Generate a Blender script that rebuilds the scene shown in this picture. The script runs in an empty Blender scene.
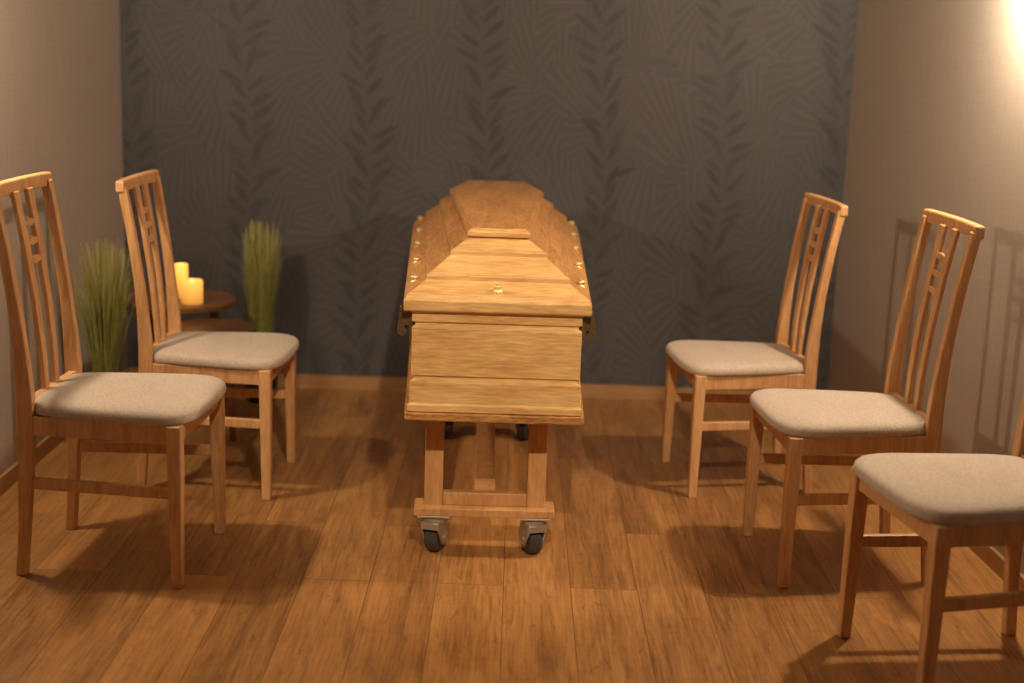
import bpy, bmesh, math, random
from mathutils import Vector, Matrix
random.seed(7)
scene = bpy.context.scene
COL = scene.collection
scene.view_settings.view_transform = 'Standard'

# ------------------------------------------------------------ helpers
def srgb(r, g, b):
    def f(c):
        c /= 255.0
        return c/12.92 if c <= 0.04045 else ((c+0.055)/1.055)**2.4
    return (f(r), f(g), f(b), 1)

def new_mat(name):
    m = bpy.data.materials.new(name); m.use_nodes = True
    nt = m.node_tree
    return m, nt, nt.nodes['Principled BSDF']

def N(nt, typ, **kw):
    n = nt.nodes.new(typ)
    for k, v in kw.items(): setattr(n, k, v)
    return n

def M(nt, op, a, b=None, c=None):
    n = nt.nodes.new('ShaderNodeMath'); n.operation = op
    for i, v in enumerate((a, b, c)):
        if v is None: continue
        if isinstance(v, (int, float)): n.inputs[i].default_value = v
        else: nt.links.new(v, n.inputs[i])
    return n.outputs[0]

def mix(nt, fac, a, b):
    n = nt.nodes.new('ShaderNodeMix'); n.data_type = 'RGBA'
    for idx, v in ((0, fac), (6, a), (7, b)):
        if isinstance(v, (int, float, tuple)): n.inputs[idx].default_value = v
        else: nt.links.new(v, n.inputs[idx])
    return n.outputs[2]

def wood(name, c1, c2, stretch=(12, 12, 1.2), rough=0.4, grain=1.0, knots=False, spec=0.5):
    m, nt, b = new_mat(name)
    tc = N(nt, 'ShaderNodeTexCoord'); mp = N(nt, 'ShaderNodeMapping')
    mp.inputs['Scale'].default_value = stretch
    nt.links.new(tc.outputs['Object'], mp.inputs[0])
    n1 = N(nt, 'ShaderNodeTexNoise'); n1.inputs['Scale'].default_value = 2.2; n1.inputs['Detail'].default_value = 6
    n1.inputs['Distortion'].default_value = 0.8
    n2 = N(nt, 'ShaderNodeTexNoise'); n2.inputs['Scale'].default_value = 12; n2.inputs['Detail'].default_value = 4
    nt.links.new(mp.outputs[0], n1.inputs[0]); nt.links.new(mp.outputs[0], n2.inputs[0])
    f = M(nt, 'ADD', M(nt, 'MULTIPLY', n1.outputs[0], 0.5), M(nt, 'MULTIPLY', n2.outputs[0], 0.5))
    f = M(nt, 'MULTIPLY', M(nt, 'SUBTRACT', f, 0.5), 3.4*grain)
    f = M(nt, 'ADD', f, 0.5)
    cl = N(nt, 'ShaderNodeClamp'); nt.links.new(f, cl.inputs[0])
    col = mix(nt, cl.outputs[0], c1, c2)
    if knots:
        v = N(nt, 'ShaderNodeTexVoronoi'); v.inputs['Scale'].default_value = 4.3
        mp2 = N(nt, 'ShaderNodeMapping'); mp2.inputs['Scale'].default_value = (1, 1, 1.6)
        nt.links.new(tc.outputs['Object'], mp2.inputs[0]); nt.links.new(mp2.outputs[0], v.inputs[0])
        k = M(nt, 'LESS_THAN', v.outputs[0], 0.05)
        col = mix(nt, M(nt, 'MULTIPLY', k, 0.7), col, (0.10, 0.035, 0.01, 1))
    nt.links.new(col, b.inputs['Base Color'])
    b.inputs['Roughness'].default_value = rough
    b.inputs['Specular IOR Level'].default_value = spec
    bp = N(nt, 'ShaderNodeBump'); bp.inputs['Strength'].default_value = 0.08; bp.inputs['Distance'].default_value = 0.002
    nt.links.new(n2.outputs[0], bp.inputs['Height']); nt.links.new(bp.outputs[0], b.inputs['Normal'])
    return m

def empty(name, loc=(0, 0, 0), rz=0.0, sc=1.0):
    e = bpy.data.objects.new(name, None); e.empty_display_size = 0.1
    e.location = loc; e.rotation_euler = (0, 0, rz); e.scale = (sc, sc, sc); COL.objects.link(e); return e

def link(name, me, parent=None, mat=None, bevel=0.0, smooth=False, loc=None, seg=2):
    o = bpy.data.objects.new(name, me); COL.objects.link(o)
    if parent: o.parent = parent
    if mat is not None and not me.materials: me.materials.append(mat)
    if smooth:
        for p in me.polygons: p.use_smooth = True
    if bevel:
        md = o.modifiers.new('bevel', 'BEVEL'); md.width = bevel; md.segments = seg; md.limit_method = 'ANGLE'
        md.angle_limit = math.radians(35)
    if loc: o.location = loc
    return o

def mesh(name, verts, faces):
    me = bpy.data.meshes.new(name); me.from_pydata([tuple(v) for v in verts], [], faces)
    bm = bmesh.new(); bm.from_mesh(me); bmesh.ops.recalc_face_normals(bm, faces=bm.faces); bm.to_mesh(me); bm.free()
    me.update(); return me

def box(name, a, b, parent=None, mat=None, bevel=0.0):
    x0, y0, z0 = a; x1, y1, z1 = b
    v = [(x0,y0,z0),(x1,y0,z0),(x1,y1,z0),(x0,y1,z0),(x0,y0,z1),(x1,y0,z1),(x1,y1,z1),(x0,y1,z1)]
    f = [(0,3,2,1),(4,5,6,7),(0,1,5,4),(1,2,6,5),(2,3,7,6),(3,0,4,7)]
    return link(name, mesh(name, v, f), parent, mat, bevel)

def rings(name, rs, cap=True):
    n = len(rs[0]); v = [p for r in rs for p in r]; f = []
    for i in range(len(rs)-1):
        for j in range(n):
            k = (j+1) % n
            f.append((i*n+j, i*n+k, (i+1)*n+k, (i+1)*n+j))
    if cap:
        f.append(tuple(reversed(range(n)))); f.append(tuple(range((len(rs)-1)*n, len(rs)*n)))
    return mesh(name, v, f)

def beam(pts, sx, sy):
    rs = []
    for i, (x, y, z) in enumerate(pts):
        a = sx[i]/2 if isinstance(sx, (list, tuple)) else sx/2
        b = sy[i]/2 if isinstance(sy, (list, tuple)) else sy/2
        rs.append([(x-a, y-b, z), (x+a, y-b, z), (x+a, y+b, z), (x-a, y+b, z)])
    return rings('beam', rs)

def lathe(name, prof, seg=40, cx=0, cy=0, cz=0):
    rs = []
    for r, z in prof:
        rs.append([(cx+r*math.cos(2*math.pi*i/seg), cy+r*math.sin(2*math.pi*i/seg), cz+z) for i in range(seg)])
    return rings(name, rs)

def cyl(name, p0, p1, r, seg=20, r2=None):
    p0 = Vector(p0); p1 = Vector(p1); d = (p1-p0).normalized(); r2 = r if r2 is None else r2
    a = d.orthogonal().normalized(); b = d.cross(a)
    rs = []
    for p, rr in ((p0, r), (p1, r2)):
        rs.append([p + a*rr*math.cos(2*math.pi*i/seg) + b*rr*math.sin(2*math.pi*i/seg) for i in range(seg)])
    return rings(name, rs)

# ------------------------------------------------------------ materials
beech = wood('beech_wood', srgb(194, 142, 94), srgb(226, 180, 128), (14, 14, 1.5), 0.42)
oak_x = wood('oak_grain_cross', srgb(192, 144, 84), srgb(234, 196, 134), (1.6, 9, 14), 0.42, 1.05, True)
oak_y = wood('oak_grain_long', srgb(168, 114, 62), srgb(214, 162, 102), (12, 1.6, 12), 0.40, 1.2, False)
oak_base = wood('oak_base', srgb(140, 92, 46), srgb(210, 158, 92), (3, 3, 20), 0.5, 1.3)
trolley_w = wood('trolley_wood', srgb(182, 130, 80), srgb(210, 162, 108), (10, 10, 2), 0.5)
table_w = wood('table_wood', srgb(96, 62, 38), srgb(136, 92, 56), (2, 12, 12), 0.35)
skirt_w = wood('skirting_wood', srgb(160, 120, 80), srgb(186, 144, 98), (2, 2, 20), 0.45)

def metal(name, col, rough, metallic=1.0):
    m, nt, b = new_mat(name)
    n = N(nt, 'ShaderNodeTexNoise'); n.inputs['Scale'].default_value = 40
    nt.links.new(mix(nt, n.outputs[0], tuple(c*0.8 for c in col[:3])+(1,), col), b.inputs['Base Color'])
    b.inputs['Metallic'].default_value = metallic; b.inputs['Roughness'].default_value = rough
    return m
brass = metal('brass', srgb(250, 230, 175), 0.35, .7)
bronze = metal('antique_bronze', srgb(150, 130, 102), 0.42)
steel = metal('zinc_steel', srgb(200, 200, 196), 0.42, .8)

def plain(name, col, rough=0.6, noise=30, amt=0.8):
    m, nt, b = new_mat(name)
    n = N(nt, 'ShaderNodeTexNoise'); n.inputs['Scale'].default_value = noise
    nt.links.new(mix(nt, n.outputs[0], tuple(c*amt for c in col[:3])+(1,), col), b.inputs['Base Color'])
    b.inputs['Roughness'].default_value = rough
    return m
rubber = plain('grey_rubber', srgb(66, 66, 68), 0.5)
pot_m = plain('dark_ceramic', srgb(52, 50, 50), 0.4)
soil_m = plain('soil', srgb(50, 38, 28), 0.95)
ceil_m = plain('ceiling_paint', srgb(170, 162, 152), 0.9)

# fabric
fabric, nt, b = new_mat('seat_fabric')
tc = N(nt, 'ShaderNodeTexCoord')
n1 = N(nt, 'ShaderNodeTexNoise'); n1.inputs['Scale'].default_value = 200; n1.inputs['Detail'].default_value = 2
n2 = N(nt, 'ShaderNodeTexNoise'); n2.inputs['Scale'].default_value = 9
nt.links.new(tc.outputs['Object'], n1.inputs[0]); nt.links.new(tc.outputs['Object'], n2.inputs[0])
f = M(nt, 'ADD', M(nt, 'MULTIPLY', n1.outputs[0], 0.8), M(nt, 'MULTIPLY', n2.outputs[0], 0.2))
f = M(nt, 'ADD', M(nt, 'MULTIPLY', M(nt, 'SUBTRACT', f, .5), 1.8), .5)
nt.links.new(mix(nt, f, srgb(168, 153, 140), srgb(222, 208, 193)), b.inputs['Base Color'])
b.inputs['Roughness'].default_value = 0.95
b.inputs['Sheen Weight'].default_value = 0.2
bp = N(nt, 'ShaderNodeBump'); bp.inputs['Strength'].default_value = 0.4; bp.inputs['Distance'].default_value = 0.002
nt.links.new(n1.outputs[0], bp.inputs['Height']); nt.links.new(bp.outputs[0], b.inputs['Normal'])

# side wall textured wallpaper
def wallpaper(name, c1, c2):
    m, nt, b = new_mat(name)
    tc = N(nt, 'ShaderNodeTexCoord'); mp = N(nt, 'ShaderNodeMapping'); mp.inputs['Scale'].default_value = (60, 60, 3)
    nt.links.new(tc.outputs['Object'], mp.inputs[0])
    n1 = N(nt, 'ShaderNodeTexNoise'); n1.inputs['Scale'].default_value = 3; n1.inputs['Detail'].default_value = 3
    nt.links.new(mp.outputs[0], n1.inputs[0])
    mp2 = N(nt, 'ShaderNodeMapping'); mp2.inputs['Scale'].default_value = (5, 5, 110)
    nt.links.new(tc.outputs['Object'], mp2.inputs[0])
    n2 = N(nt, 'ShaderNodeTexNoise'); n2.inputs['Scale'].default_value = 2; nt.links.new(mp2.outputs[0], n2.inputs[0])
    f = M(nt, 'ADD', M(nt, 'MULTIPLY', n1.outputs[0], 0.6), M(nt, 'MULTIPLY', n2.outputs[0], 0.4))
    nt.links.new(mix(nt, f, c1, c2), b.inputs['Base Color'])
    b.inputs['Roughness'].default_value = 0.75
    bp = N(nt, 'ShaderNodeBump'); bp.inputs['Strength'].default_value = 0.2; bp.inputs['Distance'].default_value = 0.002
    nt.links.new(f, bp.inputs['Height']); nt.links.new(bp.outputs[0], b.inputs['Normal'])
    return m
wallp = wallpaper('woven_wallpaper', srgb(156, 148, 140), srgb(192, 182, 172))

# back wall wallpaper: dark leaf vines between bundles of fine fronds
feather, nt, b = new_mat('leaf_wallpaper')
tc = N(nt, 'ShaderNodeTexCoord'); sp = N(nt, 'ShaderNodeSeparateXYZ'); nt.links.new(tc.outputs['Object'], sp.inputs[0])
X, Z = sp.outputs[0], sp.outputs[2]
P = 0.47
wob = M(nt, 'MULTIPLY', M(nt, 'SINE', M(nt, 'MULTIPLY', Z, 5.1)), 0.02)
xs = M(nt, 'DIVIDE', M(nt, 'ADD', M(nt, 'ADD', X, 0.38+4*P), wob), P)
colid = M(nt, 'FLOOR', xs)
u = M(nt, 'MULTIPLY', M(nt, 'SUBTRACT', M(nt, 'FRACT', xs), 0.5), P)
au = M(nt, 'ABSOLUTE', u)
sgn = M(nt, 'GREATER_THAN', u, 0.0)
T = 0.058
zz = M(nt, 'ADD', Z, M(nt, 'MULTIPLY', sgn, T*.5))
row0 = M(nt, 'FLOOR', M(nt, 'DIVIDE', zz, T))
leaf = None
for j in range(-1, 3):
    row = M(nt, 'SUBTRACT', row0, float(j))
    lz = M(nt, 'SUBTRACT', zz, M(nt, 'MULTIPLY', row, T))
    wn = N(nt, 'ShaderNodeTexWhiteNoise'); wn.noise_dimensions = '3D'
    cv = N(nt, 'ShaderNodeCombineXYZ'); nt.links.new(row, cv.inputs[0]); nt.links.new(colid, cv.inputs[1]); nt.links.new(sgn, cv.inputs[2])
    nt.links.new(cv.outputs[0], wn.inputs[0])
    ws = N(nt, 'ShaderNodeSeparateColor'); nt.links.new(wn.outputs['Color'], ws.inputs[0])
    th = M(nt, 'ADD', .40, M(nt, 'MULTIPLY', ws.outputs[0], .8))
    L = M(nt, 'ADD', .095, M(nt, 'MULTIPLY', ws.outputs[1], .065))
    st, ct = M(nt, 'SINE', th), M(nt, 'COSINE', th)
    la = M(nt, 'ADD', M(nt, 'MULTIPLY', au, st), M(nt, 'MULTIPLY', lz, ct))
    lb = M(nt, 'ABSOLUTE', M(nt, 'SUBTRACT', M(nt, 'MULTIPLY', au, ct), M(nt, 'MULTIPLY', lz, st)))
    q = N(nt, 'ShaderNodeClamp'); nt.links.new(M(nt, 'DIVIDE', la, L), q.inputs[0])
    wdt = M(nt, 'MULTIPLY', M(nt, 'SINE', M(nt, 'MULTIPLY', q.outputs[0], math.pi)), .0150)
    lf = N(nt, 'ShaderNodeClamp'); nt.links.new(M(nt, 'MULTIPLY', M(nt, 'SUBTRACT', wdt, lb), 260.0), lf.inputs[0])
    val = M(nt, 'MULTIPLY', lf.outputs[0], M(nt, 'ADD', .5, M(nt, 'MULTIPLY', ws.outputs[2], .5)))
    leaf = val if leaf is None else M(nt, 'MAXIMUM', leaf, val)
vo = N(nt, 'ShaderNodeTexVoronoi'); vo.inputs['Scale'].default_value = 7.5
cx = N(nt, 'ShaderNodeCombineXYZ'); nt.links.new(X, cx.inputs[0]); nt.links.new(M(nt, 'MULTIPLY', Z, .7), cx.inputs[1])
nt.links.new(cx.outputs[0], vo.inputs[0])
sc = N(nt, 'ShaderNodeSeparateColor'); nt.links.new(vo.outputs['Color'], sc.inputs[0])
ang = M(nt, 'MULTIPLY', sc.outputs[0], 3.14159)
pv = N(nt, 'ShaderNodeVectorMath'); pv.operation = 'SUBTRACT'
nt.links.new(cx.outputs[0], pv.inputs[0]); nt.links.new(vo.outputs['Position'], pv.inputs[1])
ps = N(nt, 'ShaderNodeSeparateXYZ'); nt.links.new(pv.outputs[0], ps.inputs[0])
ca, sa = M(nt, 'COSINE', ang), M(nt, 'SINE', ang)
across = M(nt, 'ADD', M(nt, 'MULTIPLY', ps.outputs[0], ca), M(nt, 'MULTIPLY', ps.outputs[1], sa))
along = M(nt, 'SUBTRACT', M(nt, 'MULTIPLY', ps.outputs[1], ca), M(nt, 'MULTIPLY', ps.outputs[0], sa))
fan = M(nt, 'DIVIDE', across, M(nt, 'ADD', M(nt, 'ABSOLUTE', M(nt, 'ADD', along, .17)), .04))
ln = N(nt, 'ShaderNodeMapRange'); ln.inputs[1].default_value = -.1; ln.inputs[2].default_value = .9
nt.links.new(M(nt, 'SINE', M(nt, 'MULTIPLY', fan, 50.0)), ln.inputs[0])
ccl = N(nt, 'ShaderNodeClamp'); nt.links.new(M(nt, 'SUBTRACT', 1.1, M(nt, 'MULTIPLY', au, 10.0)), ccl.inputs[0])
lines = M(nt, 'MULTIPLY', ln.outputs[0], M(nt, 'SUBTRACT', 1.0, M(nt, 'MULTIPLY', ccl.outputs[0], .9)))
c = mix(nt, M(nt, 'MULTIPLY', sc.outputs[1], .4), srgb(80, 80, 85), srgb(68, 69, 74))
c = mix(nt, M(nt, 'MULTIPLY', lines, 0.20), c, srgb(114, 109, 106))
c = mix(nt, M(nt, 'MULTIPLY', leaf, 0.62), c, srgb(50, 51, 57))
nt.links.new(c, b.inputs['Base Color'])
b.inputs['Roughness'].default_value = 0.6

# floor planks
floor_m, nt, b = new_mat('oak_plank_floor')
tc = N(nt, 'ShaderNodeTexCoord'); mp = N(nt, 'ShaderNodeMapping'); mp.inputs['Rotation'].default_value = (0, 0, math.pi/2)
nt.links.new(tc.outputs['Object'], mp.inputs[0])
br = N(nt, 'ShaderNodeTexBrick'); br.offset = 0.37
br.inputs['Scale'].default_value = 1; br.inputs['Brick Width'].default_value = 1.2; br.inputs['Row Height'].default_value = 0.18
br.inputs['Mortar Size'].default_value = 0.0014; br.inputs['Mortar Smooth'].default_value = 0.2
br.inputs['Color1'].default_value = (0, 0, 0, 1); br.inputs['Color2'].default_value = (1, 1, 1, 1); br.inputs['Mortar'].default_value = (0.5, 0.5, 0.5, 1)
nt.links.new(mp.outputs[0], br.inputs[0])
def plank_noise(scale, sc_, det, dist, rough=.6):
    mm = N(nt, 'ShaderNodeMapping'); mm.inputs['Scale'].default_value = scale
    nt.links.new(tc.outputs['Object'], mm.inputs[0])
    av = N(nt, 'ShaderNodeVectorMath'); av.operation = 'MULTIPLY_ADD'
    nt.links.new(br.outputs[0], av.inputs[0]); av.inputs[1].default_value = (7, 13, 5); nt.links.new(mm.outputs[0], av.inputs[2])
    n = N(nt, 'ShaderNodeTexNoise'); n.inputs['Scale'].default_value = sc_; n.inputs['Detail'].default_value = det
    n.inputs['Distortion'].default_value = dist; n.inputs['Roughness'].default_value = rough
    nt.links.new(av.outputs[0], n.inputs[0]); return n.outputs[0]
a1 = plank_noise((7, .9, 1), 1.5, 8, 1.4, .65)
a2 = plank_noise((80, 3.5, 1), 1.6, 5, .3, .65)
a3 = plank_noise((12, 3.5, 1), 2.2, 8, 1.0, .75)
a4 = plank_noise((9, 34, 1), 1.4, 4, .6, .7)
f = M(nt, 'ADD', M(nt, 'ADD', M(nt, 'MULTIPLY', a1, 0.45), M(nt, 'MULTIPLY', a2, 0.45)), M(nt, 'MULTIPLY', a4, .10))
f = M(nt, 'ADD', M(nt, 'MULTIPLY', M(nt, 'SUBTRACT', f, 0.5), 4.2), 0.54)
sc = N(nt, 'ShaderNodeSeparateColor'); nt.links.new(br.outputs[0], sc.inputs[0])
f = M(nt, 'ADD', f, M(nt, 'MULTIPLY', M(nt, 'SUBTRACT', sc.outputs[0], 0.5), 0.4))
cl = N(nt, 'ShaderNodeClamp'); nt.links.new(f, cl.inputs[0])
c = mix(nt, cl.outputs[0], srgb(128, 86, 48), srgb(194, 142, 84))
kr = N(nt, 'ShaderNodeMapRange'); kr.inputs[1].default_value = .58; kr.inputs[2].default_value = .68; nt.links.new(a3, kr.inputs[0])
kk = M(nt, 'MULTIPLY', kr.outputs[0], M(nt, 'ADD', .2, M(nt, 'MULTIPLY', a2, .7)))
c = mix(nt, kk, c, srgb(84, 50, 25))
c = mix(nt, M(nt, 'MULTIPLY', br.outputs['Fac'], 0.6), c, srgb(66, 38, 18))
nt.links.new(c, b.inputs['Base Color'])
nt.links.new(M(nt, 'ADD', .24, M(nt, 'MULTIPLY', a2, .2)), b.inputs['Roughness'])
bp = N(nt, 'ShaderNodeBump'); bp.inputs['Strength'].default_value = 0.15; bp.inputs['Distance'].default_value = 0.002
nt.links.new(f, bp.inputs['Height']); nt.links.new(bp.outputs[0], b.inputs['Normal'])

def emis(name, col, s):
    m, nt, b = new_mat(name)
    b.inputs['Base Color'].default_value = col
    b.inputs['Emission Color'].default_value = col; b.inputs['Emission Strength'].default_value = s
    return m

# ------------------------------------------------------------ room
YB, YF, XL, H = 5.68, -1.2, -1.575, 2.5
XR0 = 1.30
def xr(y): return XR0 + (YB-y)*0.058         # right wall is slightly out of square
XR1 = xr(YF)
def slab(name, pts, mat, z0, z1):
    return link(name, rings(name, [[(x, y, z0) for x, y in pts], [(x, y, z1) for x, y in pts]]), None, mat)
slab('floor', [(XL-.1, YF-.1), (XR1+.1, YF-.1), (XR0+.1, YB+.1), (XL-.1, YB+.1)], floor_m, -0.1, 0)
slab('ceiling', [(XL-.1, YF-.1), (XR1+.1, YF-.1), (XR0+.1, YB+.1), (XL-.1, YB+.1)], ceil_m, H, H+0.1)
slab('wall_back', [(XL-.1, YB), (XR0+.1, YB), (XR0+.1, YB+.1), (XL-.1, YB+.1)], feather, 0, H)
slab('wall_left', [(XL-.1, YF), (XL, YF), (XL, YB), (XL-.1, YB)], wallp, 0, H)
slab('wall_right', [(XR1, YF), (XR1+.1, YF), (XR0+.1, YB), (XR0, YB)], wallp, 0, H)
slab('wall_front', [(XL-.1, YF-.1), (XR1+.1, YF-.1), (XR1+.1, YF), (XL-.1, YF)], wallp, 0, H)
slab('baseboard_back', [(XL+.012, YB-.012), (XR0-.012, YB-.012), (XR0-.012, YB), (XL+.012, YB)], skirt_w, 0, 0.055)
slab('baseboard_left', [(XL, YF), (XL+.012, YF), (XL+.012, YB), (XL, YB)], skirt_w, 0, 0.055)
slab('baseboard_right', [(XR1-.012, YF), (XR1, YF), (XR0, YB), (XR0-.012, YB)], skirt_w, 0, 0.055)

# ------------------------------------------------------------ chairs
def seat_mesh():
    def outline(s, z, n=64, e=5.5):
        r = []
        for i in range(n):
            t = 2*math.pi*i/n; c_, s_ = math.cos(t), math.sin(t)
            x = math.copysign(abs(c_)**(2/e), c_); y = math.copysign(abs(s_)**(2/e), s_)
            hw = 0.205 + 0.025*x
            px = 0.014 + 0.224*x + (0.014*(1-y*y) if x > 0 else 0)
            r.append((px*s, y*hw*s, z))
        return r
    prof = [(.94, .430), (.98, .432), (.997, .438), (1.0, .446), (.99, .455), (.965, .462), (.92, .467), (.8, .472), (.6, .4755), (.3, .478), (.05, .4785)]
    return rings('seat', [outline(s, z) for s, z in prof])

def interp(tab, z):
    for (z0, x0), (z1, x1) in zip(tab, tab[1:]):
        if z <= z1:
            return x0 + (x1-x0)*(z-z0)/(z1-z0)
    return tab[-1][1]
POST = [(0, -.218), (.12, -.208), (.25, -.200), (.38, -.195), (.48, -.195), (.58, -.200), (.7, -.211), (.85, -.231), (1.02, -.260)]
def postx(z): return interp(POST, z)

cache = {}
def chair(x, y, deg, sc=1.0):
    root = empty('dining_chair', (x, y, 0), math.radians(deg), sc)
    def part(name, maker, mat, bevel=0.004, smooth=False):
        if name not in cache:
            me = maker(); me.name = name; me.materials.append(mat); cache[name] = me
        return link(name, cache[name], root, None, bevel, smooth)
    part('seat', seat_mesh, fabric, 0, True)
    for s, nm in ((1, 'left'), (-1, 'right')):
        zs = [i*1.00/22 for i in range(23)]
        part('back_post_'+nm, lambda: beam([(postx(z), s*(0.178 - 0.008*math.sin(math.pi*min(z/1.0, 1))), z) for z in zs],
             [0.028+0.016*math.exp(-((z-.42)/.2)**2) for z in zs], 0.027), beech)
        part('front_leg_'+nm, lambda: beam([(0.205, s*0.208, 0), (0.202, s*0.203, .30), (0.200, s*0.200, .432)], [.028, .036, .038], [.028, .036, .038]), beech)
        def side_rail(z0, z1, w):
            def mk():
                xa, ya, xb, yb = -.19, s*.170, .20, s*.198
                return rings('r', [[(xa, ya-w/2, z0), (xa, ya+w/2, z0), (xa, ya+w/2, z1), (xa, ya-w/2, z1)],
                                   [(xb, yb-w/2, z0), (xb, yb+w/2, z0), (xb, yb+w/2, z1), (xb, yb-w/2, z1)]])
            return mk
        part('side_apron_'+nm, side_rail(.382, .431, .022), beech, .002)
        part('side_stretcher_'+nm, side_rail(.235, .266, .018), beech)
        zz_ = [0.46 + i*(.99-.46)/20 for i in range(21)]
        part('back_slat_'+nm, lambda: beam([(postx(z), s*(0.036+0.010*max(0, (z-.46)/.54)), z) for z in zz_], 0.014, [.028+.008*((z-.46)/.54) for z in zz_]), beech, .003)
    def bar(xc, half, z0, z1, w, curve=0.0, n=10):
        def mk():
            rs = []
            for i in range(n+1):
                yy = -half + 2*half*i/n; dx = -curve*(1-(yy/half)**2)
                rs.append([(xc+dx-w/2, yy, z0), (xc+dx+w/2, yy, z0), (xc+dx+w/2, yy, z1), (xc+dx-w/2, yy, z1)])
            return rings('b', rs)
        return mk
    part('top_rail', bar(-.260, .196, .980, 1.018, .028, .012), beech, .006)
    part('front_apron', bar(.200, .19, .382, .431, .022), beech, .002)
    part('rear_apron', bar(-.194, .166, .400, .470, .022), beech, .002)
    for k in range(3):
        z = .905 - k*.048
        part('back_bead_%d' % (k+1), lambda: rings('bd', [[(postx(z)+dx, .031*math.cos(a), z+r*math.sin(a)) for a in [2*math.pi*i/20 for i in range(20)]]
              for dx, r in ((-.006, .009), (-.004, .011), (.004, .011), (.006, .009))]), beech, 0, False)
    return root

chair(-1.050, 3.73, -3, 1.015)
chair(-0.940, 4.45, -2, .96)
chair(0.768, 4.63, 187, .94)
chair(0.945, 3.88, 185, .982)
chair(1.105, 3.17, 191, 1.03)

# ------------------------------------------------------------ coffin (local: y=0 foot end, +y towards head)
coffin = empty('coffin', (-0.040, 3.66, 0), math.radians(1.3))
Ysh, Yhd = 1.50, 1.93
def hexo(wf, ws, wh, y0, ys, yh, z):
    return [(-wf, y0, z), (wf, y0, z), (ws, ys, z), (wh, yh, z), (-wh, yh, z), (-ws, ys, z)]
def body_ring(off, z): return hexo(.222+off, .276+off, .190+off, .022-off, Ysh, Yhd-.02+off, z)
def coffin_mesh(name, rs):
    me = rings(name, rs)
    me.materials.append(oak_y); me.materials.append(oak_x)
    for p in me.polygons:
        if abs(p.normal.y) > abs(p.normal.x)*1.2 and abs(p.normal.y) > .08: p.material_index = 1
    return me
bodyp = [(.006, .455), (.012, .458), (.012, .475), (.006, .480), (.006, .538), (-.004, .543), (-.004, .551), (.003, .555),
         (.003, .684), (-.005, .689), (-.005, .697), (.003, .701), (.003, .722), (.008, .730), (.008, .736)]
link('body', coffin_mesh('body', [body_ring(o, z) for o, z in bodyp]), coffin, None, .0012)
me = rings('base_plate', [body_ring(.014, .432), body_ring(.018, .436), body_ring(.018, .455)])
link('base_plate', me, coffin, oak_base, .002)
def lid_ring(s, z, e=0.0):
    L = lambda a, b: a+(b-a)*s
    return hexo(L(.247, .070)+e, L(.300, .150)+e, L(.212, .100)+e, L(0, .36)-e, L(Ysh, Ysh-.12), L(Yhd+.005, Yhd-.26)+e, z)
lidp = [(.01, .731), (.0, .736), (.0, .760), (.012, .765), (.03, .766), (.035, .772), (.06, .775),
        (.30, .797), (.30, .811), (.34, .814), (.36, .815), (.64, .847), (.64, .860), (.68, .863), (.70, .864), (.93, .886)]
link('lid', coffin_mesh('lid', [lid_ring(s, z) for s, z in lidp]), coffin, None, .0015)
me = coffin_mesh('lid_top_panel', [lid_ring(.93, .885), lid_ring(.89, .889), lid_ring(.89, .902), lid_ring(.96, .910)])
link('lid_top_panel', me, coffin, None, .0015)
for s, nm in ((1, 'right'), (-1, 'left')):
    for k, (yy, xw, tap) in enumerate(((.115, .229, .036), (1.70, .240, -.20))):
        grp = bpy.data.meshes.new('h'); bm = bmesh.new()
        def addm(me_):
            bm.from_mesh(me_); bpy.data.meshes.remove(me_)
        def bx(a, b_):
            x0, y0, z0 = a; x1, y1, z1 = b_
            return rings('t', [[(x0, y0, z0), (x1, y0, z0), (x1, y1, z0), (x0, y1, z0)], [(x0, y0, z1), (x1, y0, z1), (x1, y1, z1), (x0, y1, z1)]])
        for dy in (-.052, .052):
            addm(bx((-.004, dy-.024, .645), (.007, dy+.024, .724)))
            addm(bx((.005, dy-.016, .684), (.028, dy+.016, .718)))
            addm(cyl('c', (.022, dy, .712), (.026, dy, .664), .013, 12, .011))
        addm(cyl('c', (.026, -.068, .668), (.026, .068, .668), .013, 16))
        for v in bm.verts: v.co = Vector((s*(v.co.x + xw + tap*v.co.y), v.co.y+yy, v.co.z))
        bmesh.ops.recalc_face_normals(bm, faces=bm.faces)
        bm.to_mesh(grp); bm.free()
        link('handle_%s_%d' % (nm, k+1), grp, coffin, bronze, 0, False)
scr = []
for yy in (.18, .50, .82, 1.14, 1.44):
    for s in (1, -1):
        hw = .247+(.300-.247)*yy/Ysh
        scr.append((s*(hw-.026), yy, .779))
scr.append((0, .045, .783))
for i, (x, y, z) in enumerate(scr):
    link('lid_screw_%d' % (i+1), lathe('s', [(.012, -.006), (.012, .002), (.007, .004), (.007, .008), (.012, .011), (.011, .016), (.004, .019)], 16, x, y, z), coffin, brass, 0, True)

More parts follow.
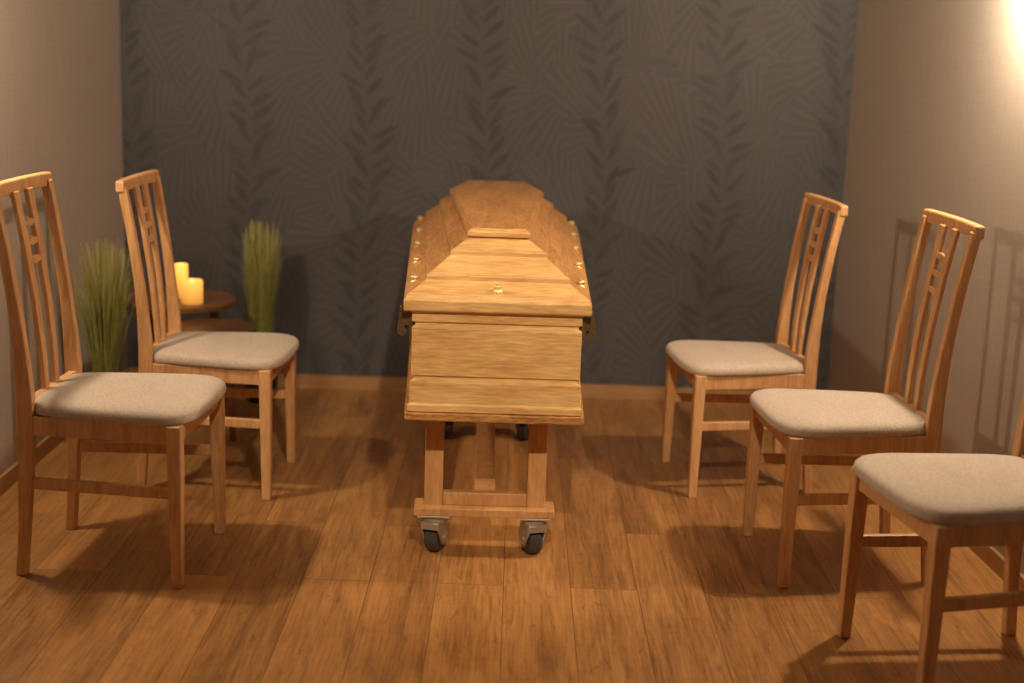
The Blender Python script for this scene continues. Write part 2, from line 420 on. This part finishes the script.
# ------------------------------------------------------------ trolley
tr = empty('coffin_trolley', (-0.062, 3.85, 0), math.radians(1.3))
LT = 1.16
for i, (yy) in enumerate((0, LT)):
    e = 'front' if i == 0 else 'rear'
    for s, nm in ((1, 'right'), (-1, 'left')):
        box('leg_%s_%s' % (e, nm), (s*.145-.026, yy-.02, .135), (s*.145+.026, yy+.02, .395), tr, trolley_w, .003)
        cx = s*.142
        sw = math.radians(s*18 if i == 0 else -s*20)
        parts = []
        parts.append(box('caster_plate_%s_%s' % (e, nm), (-.046, -.036, .112), (.046, .036, .118), None, steel, .001))
        parts.append(link('caster_swivel_%s_%s' % (e, nm), lathe('sw', [(.028, .090), (.036, .094), (.036, .107), (.026, .112)], 24), None, steel))
        for t in (1, -1):
            fx = t*.025
            vs = [(-.034, .100), (.032, .100), (.046, .056), (.038, .026), (.002, .024), (-.026, .066)]
            parts.append(link('caster_fork_%s_%s_%s' % (e, nm, 'a' if t > 0 else 'b'), rings('fk', [[(fx-.003, a, b_) for a, b_ in vs], [(fx+.003, a, b_) for a, b_ in vs]]), None, steel))
        parts.append(link('caster_hood_%s_%s' % (e, nm), rings('hd', [[(-.027, -.036, .076), (.027, -.036, .076), (.027, -.030, .076), (-.027, -.030, .076)],
                    [(-.027, -.036, .096), (.027, -.036, .096), (.027, -.030, .096), (-.027, -.030, .096)]]), None, steel, .002))
        rs = []
        for dx, r in ((-.019, .022), (-.019, .038), (-.013, .043), (.013, .043), (.019, .038), (.019, .022)):
            rs.append([(dx, .012+r*math.cos(2*math.pi*j/28), .043+r*math.sin(2*math.pi*j/28)) for j in range(28)])
        parts.append(link('caster_wheel_%s_%s' % (e, nm), rings('wh', rs), None, rubber))
        parts.append(link('caster_axle_%s_%s' % (e, nm), cyl('ax', (-.030, .012, .043), (.030, .012, .043), .009), None, steel))
        for o in parts:
            o.parent = tr; o.location = (cx, yy-.01, 0); o.rotation_euler = (0, 0, sw if 'plate' not in o.name else 0)
    box('cross_bar_low_%s' % e, (-.198, yy-.045, .118), (.198, yy+.045, .142), tr, trolley_w, .003)
    box('cross_bar_mid_%s' % e, (-.119, yy-.015, .142), (.119, yy+.015, .180), tr, trolley_w, .003)
    box('cross_bar_top_%s' % e, (-.20, yy-.03, .395), (.20, yy+.03, .431), tr, trolley_w, .003)
for s, nm in ((1, 'right'), (-1, 'left')):
    box('top_rail_%s' % nm, (s*.142-.02, .02, .385), (s*.142+.02, LT-.02, .425), tr, trolley_w, .003)
box('spine', (-.03, .015, .144), (.03, LT-.015, .172), tr, trolley_w, .003)

# ------------------------------------------------------------ side tables
def table(x, y, r, h, ang):
    t = empty('side_table', (x, y, 0), ang)
    link('top', lathe('top', [(r-.006, h-.024), (r, h-.019), (r, h-.004), (r-.004, h)], 64), t, table_w)
    for i in range(3):
        a = 2*math.pi*i/3
        c_, s_ = math.cos(a), math.sin(a)
        link('leg_%d' % (i+1), cyl('l', (c_*r*.86, s_*r*.86, 0), (c_*r*.6, s_*r*.6, h-.02), .011, 16, .016), t, table_w)
    return t
table(-1.26, 5.24, .215, .44, .4)
table(-1.07, 4.96, .150, .395, 1.3)

# candles
wax, nt, b = new_mat('candle_wax')
tc = N(nt, 'ShaderNodeTexCoord'); sp = N(nt, 'ShaderNodeSeparateXYZ'); nt.links.new(tc.outputs['Object'], sp.inputs[0])
b.inputs['Base Color'].default_value = srgb(232, 190, 120)
b.inputs['Subsurface Weight'].default_value = 0.3; b.inputs['Subsurface Scale'].default_value = 0.02
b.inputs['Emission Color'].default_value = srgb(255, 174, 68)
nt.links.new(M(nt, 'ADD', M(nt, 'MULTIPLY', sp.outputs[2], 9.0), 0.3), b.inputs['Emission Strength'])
flame = emis('flame', srgb(255, 200, 110), 10)
wick = plain('wick', srgb(40, 30, 25))
def candle(x, y, z, r, h):
    c = empty('pillar_candle', (x, y, z))
    link('wax', lathe('wax', [(r-.002, 0), (r, .003), (r, h-.004), (r-.003, h), (r-.007, h-.001), (r-.010, h-.010), (.006, h-.014)], 40), c, wax, 0, True)
    link('wick', cyl('w', (0, 0, h-.016), (0, 0, h-.006), .0012, 8), c, wick)
    link('flame', lathe('f', [(.0005, 0), (.003, .003), (.004, .006), (.002, .010), (.0005, .013)], 12, 0, 0, h-.012), c, flame, 0, True)
candle(-1.245, 5.24, .44, .026, .130)
candle(-1.182, 5.14, .44, .040, .088)

# ------------------------------------------------------------ grass plants
grass_m, nt, b = new_mat('grass_blades')
tc = N(nt, 'ShaderNodeTexCoord'); sp = N(nt, 'ShaderNodeSeparateXYZ'); nt.links.new(tc.outputs['Object'], sp.inputs[0])
nn = N(nt, 'ShaderNodeTexNoise'); nn.inputs['Scale'].default_value = 45; nt.links.new(tc.outputs['Object'], nn.inputs[0])
g = mix(nt, nn.outputs[0], srgb(88, 102, 42), srgb(176, 178, 94))
cl = N(nt, 'ShaderNodeMapRange'); cl.inputs[1].default_value = .3; cl.inputs[2].default_value = .72; nt.links.new(sp.outputs[2], cl.inputs[0])
g = mix(nt, M(nt, 'MULTIPLY', cl.outputs[0], .5), g, srgb(204, 190, 124))
nt.links.new(g, b.inputs['Base Color']); b.inputs['Roughness'].default_value = .55
def plant(x, y, hgt, spread, num):
    p = empty('potted_grass', (x, y, 0))
    link('pot', lathe('pot', [(.050, 0), (.055, .004), (.068, .13), (.070, .15), (.066, .15), (.062, .135), (.002, .134)], 40), p, pot_m, 0, True)
    link('soil', lathe('soil', [(.060, .128), (.060, .138), (.002, .142)], 24), p, soil_m)
    v, f = [], []
    for i in range(num):
        a = random.uniform(0, 2*math.pi); r0 = random.uniform(0, .034)
        hh = hgt*random.uniform(.68, 1.0); lean = spread*random.uniform(.05, 1.0)
        a2 = a + random.uniform(-.5, .5); w = random.uniform(.0018, .0032)
        tw = random.uniform(0, math.pi); tx, ty = math.cos(tw)*w, math.sin(tw)*w
        base = len(v); n = 6
        for k in range(n+1):
            t = k/n
            px = r0*math.cos(a) + lean*(t**1.5)*math.cos(a2); py = r0*math.sin(a) + lean*(t**1.5)*math.sin(a2)
            pz = .136 + (hh-.136)*t*(1-.05*t*lean/spread)
            ww = 1-t*.6
            v += [(px-tx*ww, py-ty*ww, pz), (px+tx*ww, py+ty*ww, pz)]
        for k in range(n):
            q = base+2*k; f.append((q, q+1, q+3, q+2))
    me = bpy.data.meshes.new('blades'); me.from_pydata(v, [], f)
    link('blades', me, p, grass_m)
plant(-0.980, 5.44, .725, .060, 460)
plant(-1.425, 4.86, .725, .095, 440)

# ------------------------------------------------------------ lamps
def sconce(x, y, z, s, col, power):
    e = empty('wall_sconce', (x, y, z))
    link('wall_plate', cyl('wp', (s*.004, 0, 0), (-s*.012, 0, 0), .04, 32), e, steel)
    link('arm', cyl('arm', (-s*.010, 0, 0), (-s*.05, 0, 0), .008, 16), e, steel)
    R_ = .040
    prof = [(R_*math.sin(math.pi*i/16)+.0005, -R_*math.cos(math.pi*i/16)) for i in range(17)]
    link('glass_globe', lathe('globe', prof, 32, -s*.08, 0, 0), e, emis('globe_glow', col, power), 0, True)
WARM = (1.0, .78, .54, 1)
sconce(xr(3.9), 3.9, 1.72, 1, WARM, 1060)
sconce(XL, 3.75, 1.64, -1, WARM, 700)

def spot(name, x, y, tx, ty, tz, power, ang):
    e = empty(name, (x, y, H))
    d = (Vector((tx, ty, tz))-Vector((x, y, H-.10))).normalized()
    link('mount', cyl('mt', (0, 0, 0), (0, 0, -.03), .04, 24), e, steel)
    link('stem', cyl('st', (0, 0, -.03), (0, 0, -.10), .008, 12), e, steel)
    c0 = Vector((0, 0, -.10))
    link('can', cyl('can', c0-d*.06, c0+d*.05, .035, 24, .04), e, steel)
    l = bpy.data.lights.new('beam', 'SPOT'); l.energy = power; l.color = WARM[:3]; l.spot_size = math.radians(ang); l.spot_blend = .95; l.shadow_soft_size = .035
    o = bpy.data.objects.new('lamp_light', l); COL.objects.link(o); o.parent = e; o.location = c0+d*.06
    o.rotation_euler = d.to_track_quat('-Z', 'Y').to_euler()
spot('spotlight', .15, 1.2, -.03, 3.8, .66, 270, 36)

w = bpy.data.worlds.new('world'); scene.world = w; w.use_nodes = True
w.node_tree.nodes['Background'].inputs[0].default_value = (.01, .009, .008, 1)

# ------------------------------------------------------------ camera
cam = bpy.data.cameras.new('camera'); co = bpy.data.objects.new('camera', cam); COL.objects.link(co)
cam.sensor_width = 36; cam.lens = 50
p, r = math.radians(12.2), math.radians(2.0)
F = Vector((0, math.cos(p), -math.sin(p))); R0 = Vector((1, 0, 0)); U0 = Vector((0, math.sin(p), math.cos(p)))
R = R0*math.cos(r) + U0*math.sin(r); U = -R0*math.sin(r) + U0*math.cos(r)
m = Matrix((R, U, -F)).transposed().to_4x4(); m.translation = Vector((0, 0, 1.45))
co.matrix_world = m
cam.dof.use_dof = True; cam.dof.focus_distance = 3.85; cam.dof.aperture_fstop = 1.6
cam.clip_start = .05
scene.camera = co
